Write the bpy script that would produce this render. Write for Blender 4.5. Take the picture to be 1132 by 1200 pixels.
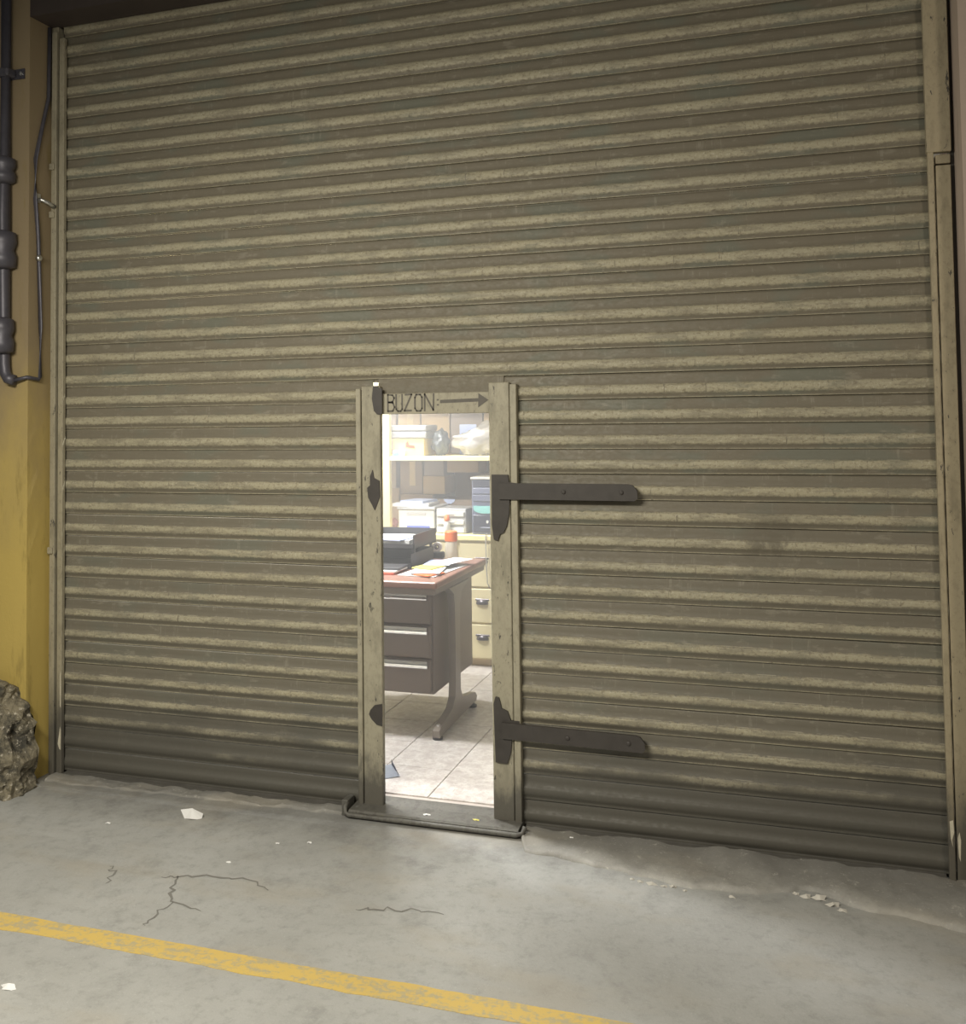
import bpy, bmesh, math, random
from mathutils import Vector, Matrix, noise
rnd = random.Random(7)
for o in list(bpy.data.objects):
    bpy.data.objects.remove(o, do_unlink=True)
S = bpy.context.scene
C = S.collection

# ------------------------------------------------------------------ camera
cam = bpy.data.cameras.new('camera')
cam.sensor_fit = 'HORIZONTAL'; cam.sensor_width = 36.0
cam.lens = 1120.0 / 1132.0 * 36.0
cam.shift_y = -154.0 / 1132.0
cam.clip_start = 0.05
co = bpy.data.objects.new('camera', cam); C.objects.link(co)
co.location = (3.09203, -3.57292, 1.56606)
co.rotation_euler = [math.radians(a) for a in (92.2324, 0.7245, 17.3615)]
S.camera = co

# ------------------------------------------------------------------ world, lamps, exposure
S.view_settings.view_transform = 'Standard'
S.view_settings.look = 'None'
S.view_settings.gamma = 1.0
S.view_settings.use_curve_mapping = False
S.view_settings.exposure = 0.0
w = bpy.data.worlds.new('garage_ambient'); S.world = w; w.use_nodes = True
w.node_tree.nodes['Background'].inputs[0].default_value = (1.0, 0.96, 0.86, 1)
w.node_tree.nodes['Background'].inputs[1].default_value = 0.08

def area(name, loc, target, sx, sy, power, col):
    l = bpy.data.lights.new(name, 'AREA'); l.shape = 'RECTANGLE'; l.size = sx; l.size_y = sy
    l.energy = power; l.color = col
    o = bpy.data.objects.new(name, l); C.objects.link(o); o.location = loc
    o.rotation_euler = (Vector(target) - Vector(loc)).to_track_quat('-Z', 'Y').to_euler()
    return o
# tube lamps hung in the garage, behind and above the viewer
area('garage_tube_lamp', (1.25, -2.7, 2.52), (1.5, -1.45, 0.0), 1.4, 0.25, 105, (1.0, 0.94, 0.80))
area('garage_tube_lamp.001', (4.7, -2.6, 2.4), (3.3, -0.4, 0.6), 0.25, 1.2, 15, (1.0, 0.86, 0.68))
# fluorescent tubes of the office
area('office_tube_lamp', (0.55, 0.56, 2.55), (0.55, 0.56, 0.0), 0.6, 0.14, 116, (1.0, 0.99, 0.95))
area('office_tube_lamp.001', (0.55, 1.80, 2.55), (0.55, 1.80, 0.0), 0.6, 0.14, 84, (1.0, 0.99, 0.95))

# ------------------------------------------------------------------ material helpers
class N:
    def __init__(s, name):
        s.m = bpy.data.materials.new(name); s.m.use_nodes = True
        s.t = s.m.node_tree; s.b = s.t.nodes['Principled BSDF']
    def n(s, kind, **kw):
        nd = s.t.nodes.new('ShaderNode' + kind)
        for k, v in kw.items(): setattr(nd, k, v)
        return nd
    def l(s, a, b): s.t.links.new(a, b)
    def val(s, sock, v):
        if hasattr(v, 'is_output') or isinstance(v, bpy.types.NodeSocket): s.l(v, sock)
        else: sock.default_value = v
    def math(s, op, a, b=0.0, c=0.0, clamp=False):
        nd = s.n('Math', operation=op, use_clamp=clamp)
        for i, v in enumerate((a, b, c)): s.val(nd.inputs[i], v)
        return nd.outputs[0]
    def noise(s, vec, scale, detail=4, rough=0.6, stretch=None):
        if stretch:
            mp = s.n('Mapping'); s.l(vec, mp.inputs[0]); mp.inputs['Scale'].default_value = stretch; vec = mp.outputs[0]
        nd = s.n('TexNoise'); s.l(vec, nd.inputs['Vector'])
        nd.inputs['Scale'].default_value = scale; nd.inputs['Detail'].default_value = detail; nd.inputs['Roughness'].default_value = rough
        return nd.outputs['Fac']
    def ramp(s, f, lo, hi, a=0.0, b=1.0):
        nd = s.n('MapRange', interpolation_type='SMOOTHSTEP'); s.val(nd.inputs[0], f)
        nd.inputs[1].default_value = lo; nd.inputs[2].default_value = hi
        nd.inputs[3].default_value = a; nd.inputs[4].default_value = b
        return nd.outputs[0]
    def mix(s, f, a, b):
        nd = s.n('Mix', data_type='RGBA'); s.val(nd.inputs[0], f)
        for i, v in ((6, a), (7, b)):
            if isinstance(v, tuple): nd.inputs[i].default_value = v if len(v) == 4 else v + (1,)
            else: s.l(v, nd.inputs[i])
        return nd.outputs[2]
    def pos(s): return s.n('NewGeometry').outputs['Position']
    def obj(s): return s.n('TexCoord').outputs['Object']
    def xyz(s, v):
        nd = s.n('SeparateXYZ'); s.l(v, nd.inputs[0]); return nd.outputs
    def bump(s, h, strength=0.3, dist=0.005):
        nd = s.n('Bump'); s.val(nd.inputs['Height'], h); nd.inputs['Strength'].default_value = strength
        nd.inputs['Distance'].default_value = dist; s.l(nd.outputs[0], s.b.inputs['Normal'])
    def out(s, col, rough=0.6, metal=0.0):
        s.val(s.b.inputs['Base Color'], col if not isinstance(col, tuple) else col + (1,))
        s.val(s.b.inputs['Roughness'], rough); s.val(s.b.inputs['Metallic'], metal)
        return s.m

def plain(name, col, rough=0.5, metal=0.0, var=0.12, scale=30):
    k = N(name); f = k.noise(k.obj(), scale, 3)
    d = tuple(c * (1 - var) for c in col); h = tuple(min(1, c * (1 + var)) for c in col)
    return k.out(k.mix(f, d, h), rough, metal)

M = {}
# --- shutter paint: clean cream on the raised rib, grime film mixed with painted shade in the recesses, more splash dirt low down
def shutter_paint():
    k = N('shutter_paint'); p = k.pos(); x, y, z = k.xyz(p)
    uv = k.n('UVMap'); u = k.xyz(uv.outputs[0])[1]
    rnd_ = k.n('ObjectInfo').outputs['Random']
    off = k.n('CombineXYZ'); k.l(k.math('MULTIPLY', rnd_, 37.0), off.inputs[0]); k.l(k.math('MULTIPLY', rnd_, 11.0), off.inputs[2])
    add = k.n('VectorMath', operation='ADD'); k.l(p, add.inputs[0]); k.l(off.outputs[0], add.inputs[1]); q = add.outputs[0]
    fine = k.noise(q, 60, 5, 0.7, (1, 1, 1.5)); streak = k.noise(q, 6, 6, 0.7, (1, 1, 5)); blotch = k.noise(p, 2.2, 4, 0.6, (1, 1, 1.6))
    low = k.ramp(z, 1.9, 0.25)                                     # splash dirt climbs up from the ground
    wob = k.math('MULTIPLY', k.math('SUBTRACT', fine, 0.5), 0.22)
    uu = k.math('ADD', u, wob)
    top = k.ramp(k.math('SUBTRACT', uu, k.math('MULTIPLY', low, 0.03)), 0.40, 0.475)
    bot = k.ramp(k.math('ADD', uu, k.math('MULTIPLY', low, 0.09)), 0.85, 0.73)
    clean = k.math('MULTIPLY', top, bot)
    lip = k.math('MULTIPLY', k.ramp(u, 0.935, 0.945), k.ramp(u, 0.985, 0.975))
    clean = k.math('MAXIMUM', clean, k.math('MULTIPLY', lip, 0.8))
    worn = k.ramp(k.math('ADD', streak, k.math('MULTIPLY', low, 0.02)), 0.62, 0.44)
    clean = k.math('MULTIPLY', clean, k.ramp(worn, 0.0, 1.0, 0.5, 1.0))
    foot = k.ramp(k.math('ADD', z, k.math('MULTIPLY', k.math('SUBTRACT', blotch, 0.5), 0.45)), 0.17, 0.36)
    clean = k.math('MULTIPLY', clean, foot)
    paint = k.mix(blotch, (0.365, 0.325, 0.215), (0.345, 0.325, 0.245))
    speck = k.noise(q, 130, 3, 0.8, (1, 1, 0.7)); drip = k.noise(q, 30, 4, 0.8, (1.6, 1, 0.12))
    paint = k.mix(k.math('MULTIPLY', k.ramp(fine, 0.50, 0.66), 0.8), paint, (0.20, 0.17, 0.115))
    paint = k.mix(k.math('MULTIPLY', k.ramp(drip, 0.62, 0.66), 0.9), paint, (0.16, 0.14, 0.10))
    paint = k.mix(k.math('MULTIPLY', k.ramp(speck, 0.56, 0.66), 0.6), paint, (0.52, 0.49, 0.39))
    grime_shade_a = k.mix(streak, (0.135, 0.120, 0.088), (0.185, 0.162, 0.118))
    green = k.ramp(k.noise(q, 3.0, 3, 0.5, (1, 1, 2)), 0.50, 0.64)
    grime_shade_a = k.mix(k.math('MULTIPLY', green, 0.7), grime_shade_a, (0.140, 0.150, 0.118))
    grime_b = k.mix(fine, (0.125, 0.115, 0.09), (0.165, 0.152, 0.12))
    grime = k.mix(k.math('MULTIPLY', low, 0.7), grime_shade_a, grime_b)
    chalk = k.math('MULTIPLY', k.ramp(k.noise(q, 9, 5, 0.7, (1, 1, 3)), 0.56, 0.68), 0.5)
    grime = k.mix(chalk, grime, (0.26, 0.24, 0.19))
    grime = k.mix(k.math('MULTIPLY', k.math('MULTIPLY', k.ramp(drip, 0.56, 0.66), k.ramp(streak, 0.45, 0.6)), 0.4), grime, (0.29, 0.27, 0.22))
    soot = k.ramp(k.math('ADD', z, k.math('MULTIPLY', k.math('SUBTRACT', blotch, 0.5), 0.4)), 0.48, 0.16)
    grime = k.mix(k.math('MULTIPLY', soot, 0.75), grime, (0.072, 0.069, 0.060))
    edge = k.math('MULTIPLY', k.math('MULTIPLY', k.ramp(u, 0.425, 0.435), k.ramp(u, 0.46, 0.45)), k.ramp(k.noise(q, 12, 4, 0.7, (1, 1, 3)), 0.45, 0.6))  # broken highlight line on the rib's upper edge, painted into the colour
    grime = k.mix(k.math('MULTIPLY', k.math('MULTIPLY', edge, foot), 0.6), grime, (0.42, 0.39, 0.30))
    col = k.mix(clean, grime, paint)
    # hand-sized smears on the shutter
    sm = k.noise(p, 5.5, 5, 0.75, (1, 1, 0.8))
    d2 = k.n('VectorMath', operation='DISTANCE'); k.l(p, d2.inputs[0]); d2.inputs[1].default_value = (3.06, 0.0, 1.11)
    hand = k.math('MULTIPLY', k.ramp(d2.outputs['Value'], 0.17, 0.05), k.ramp(sm, 0.44, 0.54))
    col = k.mix(k.math('MULTIPLY', hand, 0.75), col, (0.13, 0.115, 0.085))
    k.bump(fine, 0.15, 0.002)
    return k.out(col, k.ramp(fine, 0.3, 0.7, 0.5, 0.75))
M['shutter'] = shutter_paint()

def frame_paint(name, base, lowdirt=0.35, chip=(0.07, 0.065, 0.055)):
    k = N(name); p = k.pos(); x, y, z = k.xyz(p)
    f = k.noise(p, 70, 5, 0.7, (1, 1, 0.6)); g = k.noise(p, 9, 5, 0.7, (1.6, 1.6, 0.6)); b = k.noise(p, 3, 4)
    col = k.mix(b, base, tuple(c * 0.8 for c in base))
    col = k.mix(k.math('MULTIPLY', k.ramp(g, 0.48, 0.70), 0.55), col, tuple(c * 0.45 for c in base))
    h = k.noise(p, 24, 6, 0.75, (1.6, 1.6, 0.5))
    col = k.mix(k.math('MULTIPLY', k.ramp(f, 0.50, 0.62), 0.45), col, tuple(c * 0.62 for c in base))
    col = k.mix(k.math('MAXIMUM', k.ramp(f, 0.66, 0.70), k.ramp(h, 0.625, 0.65)), col, chip)
    foot = k.ramp(k.math('ADD', z, k.math('MULTIPLY', k.math('SUBTRACT', g, 0.5), 0.5)), lowdirt, lowdirt * 0.35)
    col = k.mix(k.math('MULTIPLY', foot, 0.88), col, (0.085, 0.08, 0.07))
    k.bump(f, 0.25, 0.002)
    return k.out(col, 0.6)
M['frame'] = frame_paint('wicket_frame_paint', (0.395, 0.365, 0.275), 0.26)
M['guide'] = frame_paint('guide_rail_paint', (0.40, 0.345, 0.235), 0.42)
M['guide_l'] = frame_paint('old_guide_rail_paint', (0.36, 0.325, 0.235), 0.5)
M['sill'] = frame_paint('worn_sill_steel', (0.135, 0.13, 0.115), 0.001)
M['rail'] = plain('grimy_bottom_rail', (0.10, 0.095, 0.085), 0.6, var=0.3, scale=18)

def wall_paint(name, base, upper_tone):
    k = N(name); p = k.pos(); x, y, z = k.xyz(p)
    a = k.noise(p, 3.5, 5, 0.65, (1, 1, 0.5)); f = k.noise(p, 40, 4, 0.7); d = k.noise(p, 9, 5, 0.7, (1.5, 1.5, 0.3))
    col = k.mix(a, base, tuple(c * 0.8 for c in base))
    up = k.ramp(k.math('ADD', z, k.math('MULTIPLY', k.math('SUBTRACT', a, 0.5), 1.2)), 0.9, 2.2)
    col = k.mix(k.math('MULTIPLY', up, 0.9), col, upper_tone)  # upper part recoloured; on the yellow pier this paints in haze and dimness
    col = k.mix(k.math('MULTIPLY', k.ramp(d, 0.55, 0.72), 0.5), col, tuple(c * 0.4 for c in base))
    k.bump(k.math('ADD', f, a), 0.25, 0.004)
    return k.out(col, 0.7)
M['yellow_wall'] = wall_paint('yellow_wall_paint', (0.56, 0.42, 0.12), (0.25, 0.195, 0.13))
M['pink_wall'] = wall_paint('beige_wall_paint', (0.42, 0.36, 0.28), (0.42, 0.34, 0.285))
M['lintel'] = plain('lintel_dark_paint', (0.055, 0.042, 0.036), 0.7, var=0.3, scale=6)

def concrete(name, a, b, dirt=0.5, chalk=0.0):
    k = N(name); p = k.pos()
    big = k.noise(p, 1.3, 5, 0.6); mid = k.noise(p, 6, 6, 0.7); fine = k.noise(p, 90, 3, 0.7)
    col = k.mix(k.ramp(big, 0.3, 0.7), a, b)
    col = k.mix(k.math('MULTIPLY', k.ramp(mid, 0.5, 0.75), dirt), col, tuple(c * 0.6 for c in a))
    x, y, z = k.xyz(p)
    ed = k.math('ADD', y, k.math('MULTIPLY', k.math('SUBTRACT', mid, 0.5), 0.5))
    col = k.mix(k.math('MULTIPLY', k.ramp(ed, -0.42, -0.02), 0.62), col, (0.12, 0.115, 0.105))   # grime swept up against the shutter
    col = k.mix(k.math('MULTIPLY', k.ramp(fine, 0.6, 0.75), 0.35), col, tuple(min(1, c * 1.5) for c in b))
    m2 = k.noise(p, 22, 6, 0.8); sp = k.noise(p, 200, 2, 0.8)
    col = k.mix(k.math('MULTIPLY', k.ramp(m2, 0.48, 0.66), 0.4), col, tuple(c * 0.68 for c in a))
    col = k.mix(k.math('MULTIPLY', k.ramp(sp, 0.62, 0.74), 0.5), col, tuple(c * 0.55 for c in a))
    big2 = k.noise(p, 2.6, 4, 0.6, (0.6, 1.4, 1))
    col = k.mix(k.math('MULTIPLY', k.ramp(big2, 0.5, 0.7), 0.35), col, (0.40, 0.36, 0.29))
    if chalk: col = k.mix(k.math('MULTIPLY', k.ramp(m2, 0.42, 0.30), chalk), col, (0.62, 0.60, 0.55))
    k.bump(k.math('ADD', mid, k.math('MULTIPLY', fine, 0.4)), 0.35, 0.006)
    return k.out(col, k.ramp(mid, 0.3, 0.8, 0.55, 0.8))
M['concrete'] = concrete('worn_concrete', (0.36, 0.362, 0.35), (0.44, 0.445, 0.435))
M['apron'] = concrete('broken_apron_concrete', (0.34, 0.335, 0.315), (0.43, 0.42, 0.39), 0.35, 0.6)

def line_paint():
    k = N('worn_yellow_line'); p = k.pos()
    n = k.noise(p, 14, 6, 0.75, (0.6, 1.6, 1)); f = k.noise(p, 50, 4, 0.7); b = k.noise(p, 4, 3)
    col = k.mix(b, (0.66, 0.47, 0.12), (0.62, 0.46, 0.16))
    wear = k.ramp(k.math('ADD', n, k.math('MULTIPLY', k.math('SUBTRACT', f, 0.5), 0.7)), 0.44, 0.64)
    return k.out(k.mix(wear, col, (0.44, 0.38, 0.24)), 0.7)
M['line'] = line_paint()

def rubble_mat():
    k = N('broken_masonry'); p = k.pos()
    n = k.noise(p, 11, 6, 0.75); f = k.noise(p, 45, 4, 0.7); v = k.n('TexVoronoi'); k.l(p, v.inputs['Vector']); v.inputs['Scale'].default_value = 14
    col = k.mix(k.ramp(n, 0.35, 0.6), (0.045, 0.042, 0.034), (0.25, 0.22, 0.155))
    col = k.mix(k.ramp(f, 0.56, 0.66), col, (0.50, 0.46, 0.38))
    k.bump(k.math('ADD', n, v.outputs[0]), 0.7, 0.02)
    return k.out(col, 0.85)
M['rubble'] = rubble_mat()
M['strap'] = plain('black_strap_paint', (0.052, 0.046, 0.042), 0.55, var=0.3, scale=25)
M['ink'] = plain('dark_marker_paint', (0.125, 0.115, 0.10), 0.7, var=0.3)
M['chip'] = plain('pale_concrete_chip', (0.56, 0.54, 0.49), 0.85, var=0.2, scale=60)
M['crack'] = plain('crack_dirt', (0.22, 0.215, 0.20), 0.9)
M['pipe'] = plain('grimy_conduit', (0.085, 0.082, 0.10), 0.45, 0.3, var=0.3)
M['steel'] = plain('bare_steel', (0.62, 0.62, 0.6), 0.3, 0.9)
M['white'] = plain('white_paper', (0.80, 0.80, 0.80), 0.6, var=0.05)
M['bluewhite'] = plain('pale_blue_paper', (0.52, 0.60, 0.86), 0.6, var=0.05)
# office
M['plaster'] = plain('office_wall_plaster', (0.62, 0.58, 0.50), 0.8, var=0.06, scale=4)
M['ceil'] = plain('office_ceiling_paint', (0.8, 0.8, 0.78), 0.8, var=0.03)
def tile_mat():
    k = N('speckled_floor_tile'); p = k.pos()
    a = k.noise(p, 22, 5, 0.7); f = k.noise(p, 90, 4, 0.8); c = k.noise(p, 8, 3)
    col = k.mix(k.ramp(a, 0.35, 0.65), (0.56, 0.515, 0.50), (0.74, 0.71, 0.69))
    col = k.mix(k.math('MULTIPLY', k.ramp(f, 0.50, 0.62), 0.5), col, (0.42, 0.375, 0.35))
    col = k.mix(k.math('MULTIPLY', k.ramp(c, 0.55, 0.7), 0.25), col, (0.6, 0.55, 0.52))
    return k.out(col, 0.35)
M['tile'] = tile_mat()
M['grout'] = plain('tile_grout', (0.52, 0.47, 0.44), 0.9)
def wood(name, a, b, rough=0.35):
    k = N(name); p = k.obj(); n = k.noise(p, 12, 5, 0.6, (0.4, 5, 5))
    return k.out(k.mix(n, a, b), rough)
M['desk_top'] = wood('reddish_desk_laminate', (0.25, 0.135, 0.11), (0.32, 0.18, 0.145), 0.3)
M['desk'] = plain('brown_desk_steel', (0.25, 0.205, 0.175), 0.4, var=0.06)
M['desk_leg'] = plain('taupe_desk_leg', (0.33, 0.29, 0.25), 0.35, 0.2, var=0.06)
M['chrome'] = plain('chrome_strip', (0.80, 0.80, 0.80), 0.18, 1.0, var=0.03)
M['cream'] = plain('cream_cabinet_paint', (0.78, 0.70, 0.44), 0.45, var=0.04, scale=8)
M['creamy'] = plain('yellow_shelf_paint', (0.86, 0.76, 0.40), 0.45, var=0.04, scale=8)
M['bronze'] = plain('dark_bronze_pull', (0.10, 0.09, 0.10), 0.25, 0.7)
M['black'] = plain('black_tray_plastic', (0.035, 0.035, 0.042), 0.4, var=0.2)
M['greybox'] = plain('grey_plastic', (0.28, 0.28, 0.27), 0.45)
M['carton'] = plain('cardboard_tan', (0.50, 0.36, 0.19), 0.8, var=0.1, scale=12)
M['carton_d'] = plain('cardboard_brown', (0.30, 0.22, 0.155), 0.8, var=0.12, scale=12)
M['carton_g'] = plain('cardboard_greyed', (0.34, 0.28, 0.24), 0.8, var=0.12, scale=12)
M['tape'] = plain('brown_packing_tape', (0.58, 0.46, 0.27), 0.3)
M['ybox'] = plain('yellow_card_box', (0.76, 0.60, 0.24), 0.6)
M['red'] = plain('red_print', (0.60, 0.10, 0.05), 0.5)
M['orange'] = plain('orange_cap', (0.85, 0.20, 0.06), 0.4)
M['pcase'] = plain('slate_computer_case', (0.14, 0.155, 0.23), 0.35)
M['pcdark'] = plain('dark_computer_panel', (0.055, 0.06, 0.09), 0.3)
M['teal'] = plain('teal_sticker', (0.25, 0.58, 0.56), 0.4)
M['blue'] = plain('blue_print', (0.12, 0.16, 0.60), 0.4)
M['skyblue'] = plain('sky_blue_plastic', (0.25, 0.45, 0.80), 0.4)
M['pink'] = plain('pink_cloth', (0.75, 0.38, 0.42), 0.8)
M['palegrey'] = plain('pale_grey_blue_paper', (0.50, 0.54, 0.62), 0.6)
M['ymag'] = plain('yellow_magazine', (0.75, 0.68, 0.18), 0.4)
M['offwhite'] = plain('offwhite_plastic', (0.74, 0.74, 0.70), 0.4, var=0.05)
M['dimwhite'] = plain('grey_white_plastic', (0.55, 0.55, 0.55), 0.4, var=0.05)
M['cable'] = plain('grey_cable', (0.35, 0.33, 0.28), 0.5)
def clear(name, col, alpha, rough):
    k = N(name); k.out(col, rough); k.b.inputs['Alpha'].default_value = alpha
    k.b.inputs['Specular IOR Level'].default_value = 0.6
    return k.m
M['bag'] = clear('cloudy_plastic_film', (0.52, 0.50, 0.47), 0.6, 0.15)
M['bottle'] = clear('translucent_bottle', (0.80, 0.76, 0.66), 0.55, 0.2)
M['darkbag'] = plain('dark_glossy_film', (0.09, 0.10, 0.105), 0.15, var=0.3)
k = N('tube_glow'); k.b.inputs['Emission Color'].default_value = (1, 1, 0.97, 1); k.b.inputs['Emission Strength'].default_value = 6.0; M['tube'] = k.m

# ------------------------------------------------------------------ mesh helpers
def box(bm, x0, x1, y0, y1, z0, z1, bev=0.0, seg=1):
    r = bmesh.ops.create_cube(bm, size=1.0)
    bmesh.ops.scale(bm, vec=(abs(x1 - x0), abs(y1 - y0), abs(z1 - z0)), verts=r['verts'])
    bmesh.ops.translate(bm, vec=((x0 + x1) / 2, (y0 + y1) / 2, (z0 + z1) / 2), verts=r['verts'])
    if bev:
        ed = list({e for v in r['verts'] for e in v.link_edges})
        bmesh.ops.bevel(bm, geom=ed, offset=bev, segments=seg, affect='EDGES', profile=0.5)
def prism(bm, pts, axis, a, b):
    """extrude a 2D outline; axis 'y': pts are (x,z); 'z': (x,y); 'x': (y,z)"""
    def P(p, t): return {'y': (p[0], t, p[1]), 'z': (p[0], p[1], t), 'x': (t, p[0], p[1])}[axis]
    A = [bm.verts.new(P(p, a)) for p in pts]; B = [bm.verts.new(P(p, b)) for p in pts]
    n = len(pts); bm.faces.new(A); bm.faces.new(B[::-1])
    for i in range(n): bm.faces.new((A[i], B[i], B[(i + 1) % n], A[(i + 1) % n]))
    bmesh.ops.recalc_face_normals(bm, faces=bm.faces)
def tube(bm, pts, r, n=10):
    pts = [Vector(p) for p in pts]; rings = []
    for i, p in enumerate(pts):
        d = (pts[min(i + 1, len(pts) - 1)] - pts[max(i - 1, 0)]).normalized()
        q = d.to_track_quat('Z', 'Y'); rr = r[i] if isinstance(r, (list, tuple)) else r
        rings.append([bm.verts.new(p + q @ Vector((rr * math.cos(2 * math.pi * k / n), rr * math.sin(2 * math.pi * k / n), 0))) for k in range(n)])
    for a, b in zip(rings, rings[1:]):
        for k in range(n): bm.faces.new((a[k], a[(k + 1) % n], b[(k + 1) % n], b[k]))
    bm.faces.new(rings[0][::-1]); bm.faces.new(rings[-1])
def lathe(bm, prof, cx, cy, n=16):
    rings = [[bm.verts.new((cx + r * math.cos(2 * math.pi * k / n), cy + r * math.sin(2 * math.pi * k / n), z)) for k in range(n)] for r, z in prof]
    for a, b in zip(rings, rings[1:]):
        for k in range(n): bm.faces.new((a[k], a[(k + 1) % n], b[(k + 1) % n], b[k]))
    bm.faces.new(rings[0][::-1]); bm.faces.new(rings[-1])
def obj(name, bm, mat, parent=None, smooth=False, label=None):
    me = bpy.data.meshes.new(name); bm.to_mesh(me); bm.free()
    me.materials.append(M[mat])
    if smooth:
        for p in me.polygons: p.use_smooth = True
    o = bpy.data.objects.new(name, me); C.objects.link(o)
    if parent: o.parent = parent; o.matrix_parent_inverse = Matrix.Identity(4); o.location = -world_loc(parent)
    if label: o['label'] = label
    return o
def world_loc(o):
    v = Vector((0, 0, 0))
    while o: v += o.location; o = o.parent
    return v
def bx(name, mat, parent, *a, bev=0.002, seg=1, label=None):
    bm = bmesh.new(); box(bm, *a, bev=bev, seg=seg); return obj(name, bm, mat, parent, label=label)
def tag(o, label, cat, group=None):
    o['label'] = label; o['category'] = cat
    if group: o['group'] = group
    return o
def thing(name, label, cat, loc=(0, 0, 0), group=None):
    o = bpy.data.objects.new(name, None); C.objects.link(o); o.location = loc; o.empty_display_size = 0.05
    return tag(o, label, cat, group)
def struct(o): o['kind'] = 'structure'; return o
def rotz(o, pivot, ang):
    """turn a top-level mesh object about a vertical axis through pivot"""
    m = Matrix.Translation(pivot) @ Matrix.Rotation(ang, 4, 'Z') @ Matrix.Translation(-Vector(pivot))
    o.data.transform(m); return o

P_ = 0.095                      # slat pitch
W = 3.586                       # clear width between the guides
def zrow(i): return (35.7 - i) * P_

# ================================================================== STRUCTURE
# ---- garage floor
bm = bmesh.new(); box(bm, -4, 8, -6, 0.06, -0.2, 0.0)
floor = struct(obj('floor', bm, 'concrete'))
def ribbon(pts, wdt, name='crack'):
    bm = bmesh.new(); L = []; R = []
    for i, p in enumerate(pts):
        a = Vector(pts[max(i - 1, 0)]); b = Vector(pts[min(i + 1, len(pts) - 1)]); d = (b - a).normalized(); n = Vector((-d.y, d.x))
        ww = wdt * (0.35 + 0.65 * math.sin(math.pi * i / (len(pts) - 1))) * (0.7 + 0.6 * rnd.random())
        q = Vector(p); L.append(bm.verts.new((*(q + n * ww / 2), 0.0012))); R.append(bm.verts.new((*(q - n * ww / 2), 0.0012)))
    for i in range(len(pts) - 1): bm.faces.new((L[i], R[i], R[i + 1], L[i + 1]))
    bmesh.ops.recalc_face_normals(bm, faces=bm.faces)
    return obj(name, bm, 'crack', floor)
def wiggle(pts, n=5, amp=0.012):
    out = []
    for a, b in zip(pts, pts[1:]):
        for k in range(n): t = k / n; out.append((a[0] + (b[0] - a[0]) * t + rnd.uniform(-amp, amp), a[1] + (b[1] - a[1]) * t + rnd.uniform(-amp, amp)))
    out.append(pts[-1]); return out
ribbon(wiggle([(1.02, -0.70), (1.07, -0.69), (1.21, -0.645), (1.35, -0.645), (1.42, -0.69)]), 0.009)
ribbon(wiggle([(1.07, -0.69), (1.09, -0.77), (1.157, -0.831), (1.28, -0.869)]), 0.010)
ribbon(wiggle([(1.16, -0.84), (1.15, -0.93), (1.163, -0.993)]), 0.008)
ribbon(wiggle([(1.76, -0.72), (1.813, -0.701), (1.922, -0.68), (2.035, -0.675)]), 0.008)
ribbon(wiggle([(0.78, -0.69), (0.83, -0.72), (0.86, -0.80)]), 0.007)
# ---- office floor with separate tiles
bm = bmesh.new(); box(bm, -0.6, 4.2, 0.065, 2.9, -0.2, 0.033)
floor2 = struct(obj('floor.001', bm, 'grout'))
bm = bmesh.new(); T = 0.3; box(bm, 0.002, T - 0.002, 0.002, T - 0.002, 0.0, 0.006, bev=0.0012)
tme = bpy.data.meshes.new('tile'); bm.to_mesh(tme); bm.free(); tme.materials.append(M['tile'])
x = 1.69 - 7 * T
while x < 4.0:
    y = 0.10
    while y < 2.7:
        t = bpy.data.objects.new('tile', tme); C.objects.link(t); t.parent = floor2; t.location = (x, y, 0.033); y += T
    x += T
# ---- office shell
def sbox(name, mat, *a):
    bm = bmesh.new(); box(bm, *a); return struct(obj(name, bm, mat))
sbox('wall_back', 'plaster', -0.6, 4.2, 2.80, 2.95, -0.2, 2.75)
sbox('wall_side', 'plaster', -0.75, -0.6, 0.06, 2.95, -0.2, 2.75)
sbox('wall_side.001', 'plaster', 4.2, 4.35, 0.06, 2.95, -0.2, 2.75)
sbox('ceiling', 'ceil', -0.75, 4.35, 0.30, 2.95, 2.65, 2.75)
# ---- piers beside the shutter and the beam over it
sbox('wall_left', 'yellow_wall', -1.6, -0.084, -0.145, 0.30, -0.1, 3.9)
sbox('wall_right', 'pink_wall', 3.675, 5.4, -0.145, 0.30, -0.1, 3.9)
sbox('wall_lintel', 'lintel', -0.084, 3.675, -0.145, 0.0, 3.39, 3.9)
sbox('wall_header', 'plaster', -0.75, 4.35, 0.16, 0.30, 2.66, 3.9)
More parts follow.
